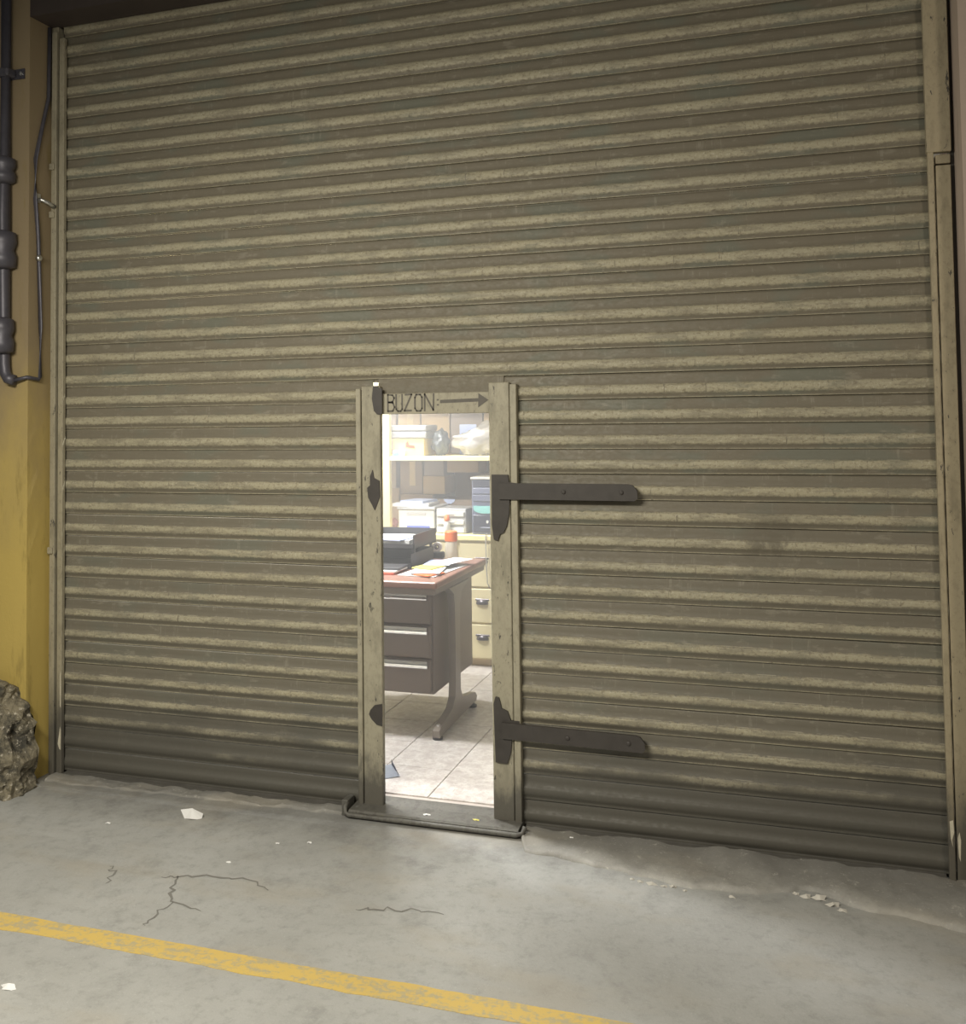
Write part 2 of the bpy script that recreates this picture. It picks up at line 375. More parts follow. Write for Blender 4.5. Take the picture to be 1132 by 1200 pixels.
# ---- guide rails
def guides():
    g = struct(bpy.data.objects.new('trim_1', None)); C.objects.link(g)
    bx('guide_channel', 'guide_l', g, -0.084, -0.046, -0.012, 0.05, 0.0, 3.39)
    bx('guide_flange', 'guide_l', g, -0.066, -0.040, -0.030, -0.010, 0.0, 3.36)
    bx('guide_lip', 'guide_l', g, -0.030, -0.003, -0.024, -0.004, 0.0, 3.33)
    bx('guide_web', 'strap', g, -0.046, 0.01, 0.024, 0.05, 0.0, 3.39)
    h = struct(bpy.data.objects.new('trim_2', None)); C.objects.link(h)
    bx('guide_lip', 'guide', h, 3.588, 3.607, -0.028, -0.004, 0.0, 2.50)
    bx('guide_web', 'strap', h, 3.57, 3.613, 0.024, 0.05, 0.0, 3.39)
    bx('guide_flange', 'guide', h, 3.613, 3.660, -0.022, 0.05, 0.0, 2.408)
    bx('guide_splice', 'guide', h, 3.613, 3.660, -0.020, 0.05, 2.414, 2.445)
    bx('guide_plate', 'guide', h, 3.585, 3.662, -0.032, -0.004, 2.452, 3.39)
    bx('guide_channel', 'strap', h, 3.660, 3.675, 0.0, 0.05, 0.0, 3.39)
guides()

# ================================================================== ROLLER SHUTTER
shutter = thing('roller_shutter', 'tall cream painted roller shutter of grimy horizontal steel slats with small doorway', 'shutter', (1.8, 0.0, 0.0))
# profile: (fraction of the pitch from the top, outward mm)
PROF = [(-0.06, -4.0), (0.0, -3.0), (0.03, 0.5), (0.06, 1.5), (0.24, 2.5), (0.40, 3.5), (0.45, 7.5), (0.49, 11.0), (0.55, 13.0), (0.65, 13.6), (0.74, 12.6),
        (0.81, 9.5), (0.87, 6.0), (0.925, 4.4), (0.937, 4.6), (0.945, 7.0), (0.975, 7.0), (0.982, -1.0)]
def slat_mesh(name, length):
    vs = []; fs = []; n = len(PROF); seg = 1
    for s_ in range(seg + 1):
        for u, d in PROF: vs.append((length * s_ / seg, 0.013 - d * 0.001, -u * P_))
    for s_ in range(seg):
        for k in range(n - 1): fs.append((s_ * n + k, s_ * n + k + 1, (s_ + 1) * n + k + 1, (s_ + 1) * n + k))
    me = bpy.data.meshes.new(name); me.from_pydata(vs, [], fs)
    uvl = me.uv_layers.new(name='UVMap')
    for lp in me.loops:
        vi = lp.vertex_index; uvl.data[lp.index].uv = (vs[vi][0], PROF[vi % n][0])
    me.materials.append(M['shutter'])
    for p in me.polygons: p.use_smooth = True
    me.set_sharp_from_angle(angle=math.radians(38))
    return me
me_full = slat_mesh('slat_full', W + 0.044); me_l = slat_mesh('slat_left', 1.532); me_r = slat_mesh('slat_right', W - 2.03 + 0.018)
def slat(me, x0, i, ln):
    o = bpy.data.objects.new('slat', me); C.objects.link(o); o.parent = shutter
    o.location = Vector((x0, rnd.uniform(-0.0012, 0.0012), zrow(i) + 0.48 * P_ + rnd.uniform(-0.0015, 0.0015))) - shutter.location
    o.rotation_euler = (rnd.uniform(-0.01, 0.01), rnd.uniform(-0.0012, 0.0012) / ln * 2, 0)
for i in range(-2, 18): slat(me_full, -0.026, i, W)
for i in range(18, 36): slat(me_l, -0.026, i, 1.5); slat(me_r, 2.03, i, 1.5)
# bottom rails
for x0, x1 in ((0.004, 1.405), (2.125, W - 0.004)):
    bm = bmesh.new(); prism(bm, [(-0.018, 0.0), (-0.018, 0.012), (0.006, 0.014), (0.010, 0.055), (0.016, 0.055), (0.016, 0.0)], 'x', x0, x1)
    obj('bottom_rail', bm, 'rail', shutter)
# wicket frame
def part(parent, name, mat, *a, bev=0.002, label=None): return bx(name, mat, parent, *a, bev=bev, label=label)
bm = bmesh.new(); box(bm, 1.440, 1.461, -0.022, 0.010, 0.012, 1.690, bev=0.002); box(bm, 2.090, 2.116, -0.022, 0.010, 0.004, 1.695, bev=0.002)
fr = obj('wicket_frame', bm, 'frame', shutter)
part(fr, 'post', 'frame', 1.463, 1.545, -0.016, 0.010, 0.012, 1.700, bev=0.003)
fr['label'] = 'chipped cream steel frame around the small doorway'
part(fr, 'post', 'frame', 2.003, 2.086, -0.016, 0.010, 0.012, 1.703, bev=0.003)
part(fr, 'header', 'frame', 1.530, 2.003, -0.004, 0.010, 1.585, 1.668)
part(fr, 'header_beam', 'shutter', 1.528, 2.06, 0.008, 0.020, 1.664, 1.745, bev=0.001)
part(fr, 'gap_cover', 'shutter', 1.49, 1.56, 0.0175, 0.0225, 1.716, 1.75, bev=0.001)
# sill
bm = bmesh.new(); prism(bm, [(-0.085, 0.004), (-0.085, 0.024), (-0.078, 0.030), (0.0, 0.034), (0.035, 0.040), (0.058, 0.042), (0.058, 0.0), (-0.07, 0.0)], 'x', 1.425, 2.118)
sl = obj('sill', bm, 'sill', fr)
bm = bmesh.new(); tube(bm, [(1.412, -0.060, 0.052), (1.412, -0.083, 0.040), (1.414, -0.090, 0.020), (1.43, -0.092, 0.014), (1.75, -0.092, 0.014), (2.11, -0.092, 0.014), (2.135, -0.088, 0.020), (2.142, -0.075, 0.042)], 0.009, 10)
obj('sill_bar', bm, 'sill', fr, True)
part(fr, 'sill_bracket', 'sill', 1.392, 1.418, -0.075, -0.01, 0.0, 0.062)
# strap hinges: plate on the post + long strap over the slats
def strap(z0, z1, x1, plate, rise):
    bm = bmesh.new()
    pts = [(2.045, z0 + rise), (x1 - 0.012, z0), (x1, z0 + 0.010), (x1 - 0.002, z1 - 0.024), (x1 - 0.018, z1 - 0.004), (x1 - 0.035, z1), (2.045, z1 + rise)]
    prism(bm, pts, 'y', -0.034, -0.024)
    h = obj('strap_hinge', bm, 'strap', shutter, label='long black steel strap screwed across the slats')
    bm = bmesh.new(); prism(bm, plate, 'y', -0.0245, -0.0165); obj('hinge_plate', bm, 'strap', h)
    for xx in (2.30, x1 - 0.06):
        bm = bmesh.new(); lathe(bm, [(0.009, 0.0), (0.008, 0.003), (0.004, 0.005)], 0, 0, 8)
        for v in bm.verts: v.co = Vector((xx + v.co.x, -0.034 - v.co.z, (z0 + z1) / 2 + v.co.y))
        obj('bolt', bm, 'strap', h)
strap(1.252, 1.314, 2.578, [(2.014, 1.346), (2.080, 1.346), (2.083, 1.318), (2.112, 1.314), (2.112, 1.254), (2.085, 1.25), (2.082, 1.195), (2.072, 1.15), (2.060, 1.125), (2.045, 1.118), (2.036, 1.092), (2.020, 1.096), (2.013, 1.15)], 0.0)
strap(0.338, 0.398, 2.588, [(2.010, 0.470), (2.018, 0.497), (2.032, 0.494), (2.042, 0.455), (2.066, 0.445), (2.078, 0.412), (2.112, 0.412), (2.112, 0.352), (2.082, 0.348), (2.076, 0.29), (2.062, 0.248), (2.016, 0.250)], 0.006)
for pts in ([(1.500, 1.335), (1.512, 1.362), (1.518, 1.330), (1.541, 1.318), (1.543, 1.255), (1.520, 1.200), (1.508, 1.222), (1.492, 1.250), (1.488, 1.290), (1.500, 1.300)],
            [(1.494, 0.405), (1.512, 0.425), (1.544, 0.432), (1.544, 0.345), (1.520, 0.350), (1.500, 0.368), (1.488, 0.388)]):
    bm = bmesh.new(); prism(bm, pts, 'y', -0.0205, -0.0155); obj('latch_plate', bm, 'strap', fr)
bm = bmesh.new(); prism(bm, [(1.517, 1.700), (1.536, 1.700), (1.545, 1.690), (1.556, 1.690), (1.556, 1.585), (1.534, 1.585), (1.520, 1.60), (1.512, 1.65)], 'y', -0.021, -0.0155); obj('corner_plate', bm, 'strap', fr)
# hand lettering on the header: BUZON : and an arrow
def strokes():
    bm = bmesh.new(); z0, z1 = 1.597, 1.664
    def line(pts, wd=0.0066):
        for a, b in zip(pts, pts[1:]):
            a = Vector(a); b = Vector(b); d = (b - a).normalized(); n = Vector((-d.y, d.x)) * wd / 2; a = a - d * wd * 0.3; b = b + d * wd * 0.3
            vs = [bm.verts.new((p.x, -0.0052, p.y)) for p in (a - n, b - n, b + n, a + n)]; bm.faces.new(vs)
    def g(x0, x1, pts, wd=0.0066): line([(x0 + (x1 - x0) * u, z0 + (z1 - z0) * v) for u, v in pts], wd)
    g(1.575, 1.604, [(0, 0), (0, 1), (0.7, 0.97), (0.95, 0.8), (0.7, 0.57), (0.1, 0.54), (0.75, 0.5), (1, 0.25), (0.75, 0.02), (0, 0)])
    g(1.611, 1.637, [(0, 1), (0, 0.12), (0.3, 0), (0.75, 0), (1, 0.12), (1, 1)])
    g(1.645, 1.678, [(0.15, 0.98), (1, 1), (0.05, 0.02), (0.95, 0.03)])
    g(1.692, 1.722, [(0.2, 0.98), (0, 0.8), (0, 0.15), (0.25, 0), (0.8, 0), (1, 0.15), (1, 0.82), (0.75, 0.98), (0.2, 0.98)])
    g(1.733, 1.772, [(0, 0), (0.02, 1), (0.95, 0.03), (1, 1)])
    for zz in (1.640, 1.620): line([(1.787, zz), (1.792, zz)], 0.006)
    line([(1.803, 1.633), (1.963, 1.637)], 0.013)
    vs = [bm.verts.new((a, -0.0053, b)) for a, b in ((1.957, 1.607), (2.000, 1.636), (1.959, 1.663))]; bm.faces.new(vs)
    for f in bm.faces:
        f.normal_update()
        if f.normal.y > 0: f.normal_flip()
    obj('lettering', bm, 'ink', fr, label='hand painted word BUZON with an arrow')
strokes()

# ================================================================== OUTSIDE DETAILS
# painted floor line
bm = bmesh.new(); n = 160; A = []; B = []
for i in range(n + 1):
    xx = -1.5 + 7.5 * i / n
    e0 = noise.noise((xx * 6, 3.1, 0)) * 0.006 + noise.noise((xx * 21, 3.1, 0)) * 0.004; e1 = noise.noise((xx * 6, 9.1, 0)) * 0.006 + noise.noise((xx * 21, 7.1, 0)) * 0.004
    A.append((xx, -1.052 + e0)); B.append((xx, -1.134 + e1))
for i in range(n):
    vs = [bm.verts.new((p[0], p[1], 0.0015)) for p in (A[i], B[i], B[i + 1], A[i + 1])]; bm.faces.new(vs)
bmesh.ops.remove_doubles(bm, verts=bm.verts, dist=1e-5); bmesh.ops.recalc_face_normals(bm, faces=bm.faces)
ext = bmesh.ops.extrude_face_region(bm, geom=list(bm.faces)); bmesh.ops.translate(bm, vec=(0, 0, -0.0013), verts=[v for v in ext['geom'] if isinstance(v, bmesh.types.BMVert)])
bmesh.ops.recalc_face_normals(bm, faces=bm.faces)
tag(obj('floor_marking', bm, 'line'), 'worn yellow line painted across the grey concrete floor', 'floor marking')

# broken raised concrete along the shutter foot
def apron(name, edge, y_in, h, label, cat):
    bm = bmesh.new(); rows = []
    pts = []
    for a, b in zip(edge, edge[1:]):
        nn = max(2, int((b[0] - a[0]) / 0.02))
        for k in range(nn): t = k / nn; pts.append((a[0] + (b[0] - a[0]) * t, a[1] + (b[1] - a[1]) * t))
    pts.append(edge[-1])
    prof = [(0.0, 1.0), (0.2, 1.0), (0.4, 0.95), (0.55, 0.9), (0.7, 0.85), (0.82, 0.8), (0.92, 0.72), (0.985, 0.5), (1.0, 0.0)]
    for x_, y_ in pts:
        jag = noise.noise((x_ * 14, 1.3, 0)) * 0.018 + noise.noise((x_ * 45, 5.3, 0)) * 0.010
        r = []
        for t, hh in prof:
            yy = y_in + (y_ + jag - y_in) * t
            z = h * hh * (0.8 + 0.5 * noise.noise((x_ * 4, yy * 6, 2))) + (noise.noise((x_ * 30, yy * 30, 1)) * 0.006 + noise.noise((x_ * 11, yy * 16, 4)) * 0.008) * (hh > 0)
            r.append(bm.verts.new((x_, yy, max(z, 0.0) if hh else -0.004)))
        rows.append(r)
    for a, b in zip(rows, rows[1:]):
        for k in range(len(prof) - 1): bm.faces.new((a[k], a[k + 1], b[k + 1], b[k]))
    bmesh.ops.recalc_face_normals(bm, faces=bm.faces)
    for f in bm.faces:
        if f.normal.z < 0: f.normal_flip()
    return tag(obj(name, bm, 'apron', None, True), label, cat)
apron('concrete_lip', [(2.135, -0.10), (2.17, -0.19), (2.30, -0.20), (2.44, -0.22), (2.62, -0.265), (2.80, -0.29), (2.92, -0.285), (3.01, -0.274), (3.12, -0.21), (3.17, -0.20), (3.25, -0.275), (3.42, -0.296), (3.56, -0.34), (3.674, -0.36)], -0.019, 0.026,
      'broken raised concrete lip on the floor under the hinge side of shutter', 'concrete')
apron('concrete_kerb', [(-0.03, -0.10), (0.3, -0.085), (0.8, -0.075), (1.2, -0.075), (1.39, -0.07)], -0.019, 0.014,
      'low concrete kerb under the shutter slats beside the yellow pier', 'concrete')
# broken masonry at the pier foot
bm = bmesh.new(); bmesh.ops.create_icosphere(bm, subdivisions=5, radius=1.0)
for v in bm.verts:
    p = v.co.copy()
    q = Vector((math.copysign(abs(p.x) ** 0.7, p.x), math.copysign(abs(p.y) ** 0.7, p.y), math.copysign(abs(p.z) ** 0.75, p.z)))
    hz = (q.z + 1) / 2
    x_ = -0.255 + q.x * (0.285 - 0.15 * hz) + 0.01; y_ = -0.20 + q.y * (0.19 - 0.10 * hz); z_ = -0.06 + hz * 0.51
    nn = noise.noise((x_ * 9, y_ * 9, z_ * 9)) * 0.05 + (0.35 - abs(noise.noise((x_ * 19, y_ * 19, z_ * 14)))) * 0.05 + noise.noise((x_ * 48, y_ * 48, z_ * 48)) * 0.014
    d = Vector((q.x, q.y, 0.3 * q.z)).normalized()
    v.co = Vector((x_, y_, z_)) + d * nn; v.co.y = min(v.co.y, -0.1465)
tag(obj('broken_masonry', bm, 'rubble', None, False), 'crumbled chunk of broken masonry at the foot of the yellow pier', 'masonry')

# conduit on the pier
cd = thing('conduit_pipe', 'dark grimy conduit pipe with couplings running up the yellow pier', 'pipe', (-0.19, -0.175, 1.75))
bm = bmesh.new(); tube(bm, [(-0.185, -0.178, 3.88), (-0.185, -0.178, 2.5), (-0.182, -0.178, 1.83), (-0.176, -0.178, 1.79), (-0.160, -0.178, 1.765), (-0.130, -0.176, 1.758)], 0.024, 12); obj('pipe', bm, 'pipe', cd, True)
for z_, h_, r_ in ((2.69, 0.10, 0.050), (2.335, 0.15, 0.055), (1.955, 0.14, 0.048)):
    bm = bmesh.new(); lathe(bm, [(0.026, z_ - h_ / 2 - 0.01), (r_, z_ - h_ / 2), (r_ * 1.05, z_ - h_ * 0.2), (r_ * 0.85, z_), (r_ * 1.05, z_ + h_ * 0.2), (r_, z_ + h_ / 2), (0.026, z_ + h_ / 2 + 0.01)], -0.178, -0.196, 14)
    obj('coupling', bm, 'pipe', cd, True)
bm = bmesh.new(); box(bm, -0.225, -0.108, -0.152, -0.146, 3.11, 3.155); box(bm, -0.218, -0.15, -0.208, -0.15, 3.113, 3.152, bev=0.008); cl = obj('clamp', bm, 'pipe', cd)
bm = bmesh.new(); lathe(bm, [(0.010, 0), (0.009, 0.005), (0.003, 0.007)], 0, 0, 8)
for v in bm.verts: v.co = Vector((-0.126 + v.co.x, -0.152 - v.co.z, 3.133 + v.co.y))
obj('screw', bm, 'steel', cl)
bm = bmesh.new(); tube(bm, [(-0.14, -0.172, 1.755), (-0.10, -0.165, 1.765), (-0.078, -0.157, 1.770), (-0.072, -0.14, 1.768), (-0.072, -0.095, 1.762), (-0.074, -0.083, 1.775), (-0.074, -0.083, 2.0), (-0.074, -0.098, 2.40), (-0.074, -0.118, 2.57), (-0.074, -0.118, 2.75), (-0.074, -0.075, 2.92), (-0.074, -0.04, 3.05), (-0.074, -0.035, 3.38)], 0.0085, 8)
obj('thin_pipe', bm, 'pipe', cd, True)
# hook and stud on the guide side
hk = thing('shutter_hook', 'small bright bent metal hook on the pier beside the guide rail', 'hook', (-0.075, -0.06, 2.55))
bm = bmesh.new(); tube(bm, [(-0.083, -0.092, 2.575), (-0.066, -0.090, 2.572), (-0.052, -0.065, 2.562), (-0.045, -0.032, 2.548)], [0.007, 0.008, 0.009, 0.011], 8); obj('hook_arm', bm, 'steel', hk, True)
bm = bmesh.new(); box(bm, -0.0838, -0.079, -0.105, -0.080, 2.56, 2.60); obj('hook_plate', bm, 'steel', hk)
st = bmesh.new(); lathe(st, [(0.006, 0), (0.006, 0.014), (0.014, 0.015), (0.015, 0.022), (0.008, 0.028)], 0, 0, 10)
for v in st.verts: v.co = Vector((-0.084 + v.co.z, -0.102 + v.co.x, 2.306 + v.co.y))
tag(obj('wall_stud', st, 'steel', None, True), 'shiny round bolt head sticking out of the yellow pier side', 'bolt')
for zz in (2.50, 2.72, 0.98):
    b2 = bmesh.new(); box(b2, -0.072, -0.046, -0.040, -0.028, zz, zz + 0.03, bev=0.003); obj('guide_clip', b2, 'guide_l', bpy.data.objects['trim_1'])

# litter
def scrap(name, x, y, r, label, cat, mat='white', group=None, z=0.001, hgt=0.012):
    bm = bmesh.new(); k = 9; ce = bm.verts.new((x, y, z + hgt)); ring = []
    for i in range(k):
        a = 2 * math.pi * i / k; rr = r * rnd.uniform(0.55, 1.15)
        ring.append(bm.verts.new((x + rr * math.cos(a) * 1.4, y + rr * math.sin(a) * 0.7, z + hgt * rnd.uniform(0.0, 0.9) * (i % 2))))
    low = bm.verts.new((x, y, z))
    for i in range(k): bm.faces.new((ce, ring[i], ring[(i + 1) % k])); bm.faces.new((low, ring[(i + 1) % k], ring[i]))
    return tag(obj(name, bm, mat), label, cat, group)
scrap('paper_scrap', 0.826, -0.25, 0.034, 'crumpled off-white paper scrap on the concrete near the shutter foot', 'litter', hgt=0.035)
G = 'white crumbs on the concrete floor'
for x_, y_, r_, lb in ((0.538, -0.389, 0.009, 'tiny white crumb on concrete nearest the yellow pier'), (1.272, -0.369, 0.008, 'tiny white crumb, outer one of the pair in front of the kerb end'),
                       (1.382, -0.331, 0.009, 'tiny white crumb, inner one of the pair nearest the doorway sill'), (1.181, -0.55, 0.008, 'tiny white crumb just above the floor crack'),
                       (1.004, -1.378, 0.022, 'flat white fleck on concrete beyond the yellow line'), (2.317, -0.075, 0.006, 'tiny white crumb on the broken concrete lip')):
    scrap('crumb', x_, y_, r_, lb, 'litter', group=G, hgt=r_ * 0.6, z=0.001 if x_ < 2.3 else 0.022)
scrap('sill_chip', 1.742, -0.050, 0.011, 'pale paint chip lying mid doorway sill', 'litter', hgt=0.005, z=0.032)
scrap('sill_chip', 1.941, -0.045, 0.011, 'yellowish paint chip lying on doorway sill near hinge post', 'litter', 'ymag', hgt=0.005, z=0.032)
ORD = ['nearest the doorway'] + [w + ' from the doorway' for w in 'second third fourth fifth sixth seventh eighth ninth tenth eleventh'.split()] + ['farthest from the doorway']
for (x_, y_, r_), od in zip(((2.57, -0.285, 0.008), (2.60, -0.295, 0.010), (2.64, -0.30, 0.014), (2.68, -0.305, 0.009), (2.71, -0.30, 0.012), (2.75, -0.315, 0.008), (2.90, -0.315, 0.010),
                             (3.10, -0.24, 0.010), (3.13, -0.25, 0.016), (3.17, -0.25, 0.020), (3.21, -0.285, 0.018), (3.235, -0.31, 0.012)), ORD):
    scrap('concrete_chip', x_, y_, r_, 'pale concrete chip along the broken lip, ' + od, 'rubble', 'chip', 'chips along the broken concrete lip', hgt=r_ * 0.7, z=0.0)
# flakes of bare pale primer left on the guide feet
def flake(parent, pts, y): bm = bmesh.new(); prism(bm, pts, 'y', y - 0.0012, y + 0.0005); obj('paint_flake', bm, 'flake', parent)
M['flake'] = plain('pale_primer', (0.58, 0.54, 0.43), 0.7, var=0.3, scale=60)
t1 = bpy.data.objects['trim_1']; t2 = bpy.data.objects['trim_2']
flake(t1, [(-0.020, 0.14), (-0.008, 0.215), (-0.004, 0.20), (-0.005, 0.115), (-0.011, 0.118)], -0.0243)
flake(t1, [(-0.010, 0.44), (-0.006, 0.46), (-0.005, 0.30), (-0.009, 0.31)], -0.0243)
flake(t2, [(3.592, 0.205), (3.603, 0.21), (3.605, 0.17), (3.598, 0.145), (3.601, 0.12), (3.594, 0.15)], -0.0283)
flake(t2, [(3.616, 0.15), (3.622, 0.17), (3.626, 0.145), (3.623, 0.075), (3.618, 0.09)], -0.0223)

# ================================================================== OFFICE
FZ = 0.039
# ---- desk
dk = thing('desk', 'brown steel office desk with chrome-edged drawers and reddish laminate top', 'desk', (0.9, 1.1, FZ))
bm = bmesh.new(); box(bm, 0.02, 1.515, 0.70, 1.50, 0.757, 0.790, bev=0.010, seg=3); obj('desk_top', bm, 'desk_top', dk)
bx('top_edge', 'desk', dk, 0.03, 1.505, 0.712, 1.49, 0.728, 0.757)
bx('pedestal', 'desk', dk, 1.02, 1.445, 0.845, 1.45, 0.222, 0.728, bev=0.004)
bx('modesty_panel', 'desk', dk, 0.08, 1.02, 1.40, 1.42, 0.35, 0.728)
for z0, z1 in ((0.562, 0.722), (0.398, 0.555), (0.232, 0.392)):
    dr = bx('drawer', 'desk', dk, 1.03, 1.435, 0.828, 0.85, z0, z1, bev=0.004)
    bm = bmesh.new(); prism(bm, [(0.828, z1 - 0.004), (0.816, z1 - 0.006), (0.813, z1 - 0.020), (0.818, z1 - 0.026), (0.812, z1 - 0.034), (0.814, z1 - 0.040), (0.828, z1 - 0.042)], 'x', 1.045, 1.420)
    obj('drawer_pull', bm, 'chrome', dr)
for lx in (1.49, 0.06):
    bm = bmesh.new(); prism(bm, [(0.745, 0.050), (0.74, 0.085), (0.77, 0.098), (0.93, 0.135), (0.975, 0.18), (0.985, 0.26), (0.985, 0.62), (0.97, 0.69), (0.90, 0.728), (1.22, 0.728), (1.10, 0.69), (1.06, 0.62), (1.06, 0.20), (1.09, 0.15), (1.30, 0.115), (1.325, 0.09), (1.315, 0.070), (0.79, 0.055)], 'x', lx - 0.018, lx + 0.018)
    lg = obj('leg', bm, 'desk_leg', dk)
    for yy in (0.765, 1.295):
        bm = bmesh.new(); lathe(bm, [(0.024, FZ), (0.026, FZ + 0.010), (0.012, FZ + 0.016), (0.012, FZ + 0.04)], lx, yy, 10); obj('foot_glide', bm, 'black', lg)
    bm = bmesh.new(); lathe(bm, [(0.009, 0.096), (0.009, 0.103), (0.004, 0.106)], lx, 0.775, 8); obj('bolt', bm, 'chrome', lg)
DT = 0.7905
# ---- things on the desk
tr = thing('paper_tray', 'two-tier black plastic paper tray on the desk', 'tray', (1.15, 1.25, DT))
def tray_tier(z, x0, x1, y0, y1):
    bm = bmesh.new(); box(bm, x0, x1, y0, y1, z, z + 0.006); box(bm, x0, x0 + 0.006, y0, y1, z, z + 0.075); box(bm, x1 - 0.006, x1, y0, y1, z, z + 0.075); box(bm, x0, x1, y1 - 0.006, y1, z, z + 0.075)
    box(bm, x0, x1, y0, y0 + 0.006, z, z + 0.028)
    return obj('tray_tier', bm, 'black', tr)
tray_tier(DT, 0.93, 1.25, 1.05, 1.38); tray_tier(DT + 0.095, 0.93, 1.25, 1.09, 1.42)
for xx in (0.938, 1.242):
    for yy in (1.11, 1.36): bx('riser', 'black', tr, xx - 0.006, xx + 0.006, yy - 0.01, yy + 0.01, DT + 0.07, DT + 0.098)
def sheet(name, mat, x0, x1, y0, y1, z, t, ang, label, cat, group=None):
    bm = bmesh.new(); box(bm, x0, x1, y0, y1, z, z + t, bev=0.0006)
    o = obj(name, bm, mat); rotz(o, ((x0 + x1) / 2, (y0 + y1) / 2, 0), ang); return tag(o, label, cat, group)
sheet('paper_sheaf', 'white', 0.96, 1.20, 1.12, 1.39, DT + 0.102, 0.035, 0.06, 'white paper sheaf lying in the upper black tray', 'paper')
sheet('paper_sheaf', 'bluewhite', 1.00, 1.19, 1.10, 1.30, DT + 0.1375, 0.006, -0.15, 'pale blue paper on top of the white sheaf in tray', 'paper')
G = 'booklets and papers on the desk'
sheet('booklet', 'red', 1.02, 1.225, 0.86, 1.02, DT, 0.008, 0.03, 'red booklet at the bottom of the short stack before tray', 'booklet', G)
sheet('booklet', 'white', 1.03, 1.235, 0.875, 1.03, DT + 0.0085, 0.008, -0.04, 'white booklet lying on the red booklet', 'booklet', G)
sheet('booklet', 'black', 1.05, 1.24, 0.90, 1.035, DT + 0.017, 0.010, 0.05, 'black notebook topping the short stack before tray', 'booklet', G)
sheet('paper_sheet', 'white', 1.275, 1.475, 0.84, 1.25, DT, 0.004, -0.10, 'large white sheet spread under the pile near desk corner', 'paper', G)
sheet('booklet', 'orange', 1.36, 1.455, 0.83, 0.96, DT + 0.0045, 0.005, -0.35, 'orange booklet poking out near the desk corner', 'booklet', G)
sheet('booklet', 'white', 1.30, 1.45, 0.86, 1.07, DT + 0.010, 0.006, 0.18, 'white folded leaflet over the orange booklet', 'booklet', G)
sheet('booklet', 'ymag', 1.30, 1.42, 0.96, 1.14, DT + 0.0165, 0.006, -0.25, 'yellow magazine on the paper pile', 'magazine', G)
sheet('paper_sheet', 'bluewhite', 1.30, 1.44, 1.06, 1.24, DT + 0.023, 0.002, 0.12, 'pale sheet topping the paper pile on desk', 'paper', G)
sheet('paper_sheet', 'white', 1.36, 1.48, 1.10, 1.31, DT + 0.0255, 0.002, -0.3, 'white sheet overhanging the pile towards the desk side', 'paper', G)
bt = thing('jar', 'translucent jar with a wide orange lid on the desk', 'jar', (1.345, 1.40, DT))
bm = bmesh.new(); lathe(bm, [(0.030, DT), (0.034, DT + 0.006), (0.034, DT + 0.085), (0.031, DT + 0.10), (0.028, DT + 0.108)], 1.345, 1.40, 20); obj('jar_body', bm, 'bottle', bt, True)
bm = bmesh.new(); lathe(bm, [(0.034, DT + 0.104), (0.035, DT + 0.108), (0.035, DT + 0.152), (0.031, DT + 0.158)], 1.345, 1.40, 20); obj('lid', bm, 'orange', bt)
tp = thing('tape_roll', 'small white tape roll with dark core standing on the desk', 'tape', (1.235, 1.455, DT))
def ring(bm, cx, cy, cz, ro, ri, wd, n=20):
    pr = [(ro, -wd / 2), (ro, wd / 2), (ri, wd / 2), (ri, -wd / 2)]
    rg = [[bm.verts.new((cx + r * math.cos(2 * math.pi * k / n), cy + t, cz + r * math.sin(2 * math.pi * k / n))) for r, t in pr] for k in range(n)]
    for k in range(n):
        a, b = rg[k], rg[(k + 1) % n]
        for j in range(4): bm.faces.new((a[j], a[(j + 1) % 4], b[(j + 1) % 4], b[j]))
    bmesh.ops.recalc_face_normals(bm, faces=bm.faces)
bm = bmesh.new(); ring(bm, 1.245, 1.455, DT + 0.062, 0.026, 0.013, 0.022); obj('tape', bm, 'white', tp)
bm = bmesh.new(); ring(bm, 1.245, 1.455, DT + 0.062, 0.013, 0.008, 0.024); obj('core', bm, 'black', tp)
bx('dispenser_base', 'black', tp, 1.215, 1.285, 1.44, 1.47, DT, DT + 0.036, bev=0.006)

# ---- counter cabinet
cb = thing('counter_cabinet', 'cream wooden counter cabinet with dark cup-pull drawers', 'cabinet', (1.2, 2.4, FZ))
CT = 0.846
bx('worktop', 'creamy', cb, -0.10, 1.95, 2.04, 2.72, 0.812, CT, bev=0.004)
bx('carcass', 'cream', cb, -0.08, 1.93, 2.075, 2.70, 0.09, 0.812)
bx('plinth', 'tape', cb, -0.06, 1.91, 2.11, 2.68, FZ, 0.09)
for cx0 in (1.17, 0.55):
    for z0, z1 in ((0.098, 0.300), (0.312, 0.518), (0.530, 0.795)):
        d = bx('drawer', 'cream', cb, cx0, cx0 + 0.60, 2.058, 2.076, z0, z1, bev=0.004)
        for hx in ((cx0 + 0.142,) if cx0 > 1 else (cx0 + 0.3,)):
            zc = z0 + (z1 - z0) * 0.58
            bm = bmesh.new(); bmesh.ops.create_uvsphere(bm, u_segments=14, v_segments=8, radius=1.0)
            bmesh.ops.bisect_plane(bm, geom=list(bm.verts) + list(bm.edges) + list(bm.faces), plane_co=(0, 0, -0.25), plane_no=(0, 0, -1), clear_outer=True)
            bmesh.ops.bisect_plane(bm, geom=list(bm.verts) + list(bm.edges) + list(bm.faces), plane_co=(0, 0.0, 0), plane_no=(0, 1, 0), clear_outer=True)
            for v in bm.verts: v.co = Vector((hx + v.co.x * 0.040, 2.058 + v.co.y * 0.024, zc + v.co.z * 0.024))
            obj('cup_pull', bm, 'bronze', d, True)
            bx('pull_flange', 'bronze', d, hx - 0.044, hx + 0.044, 2.055, 2.059, zc + 0.014, zc + 0.026)
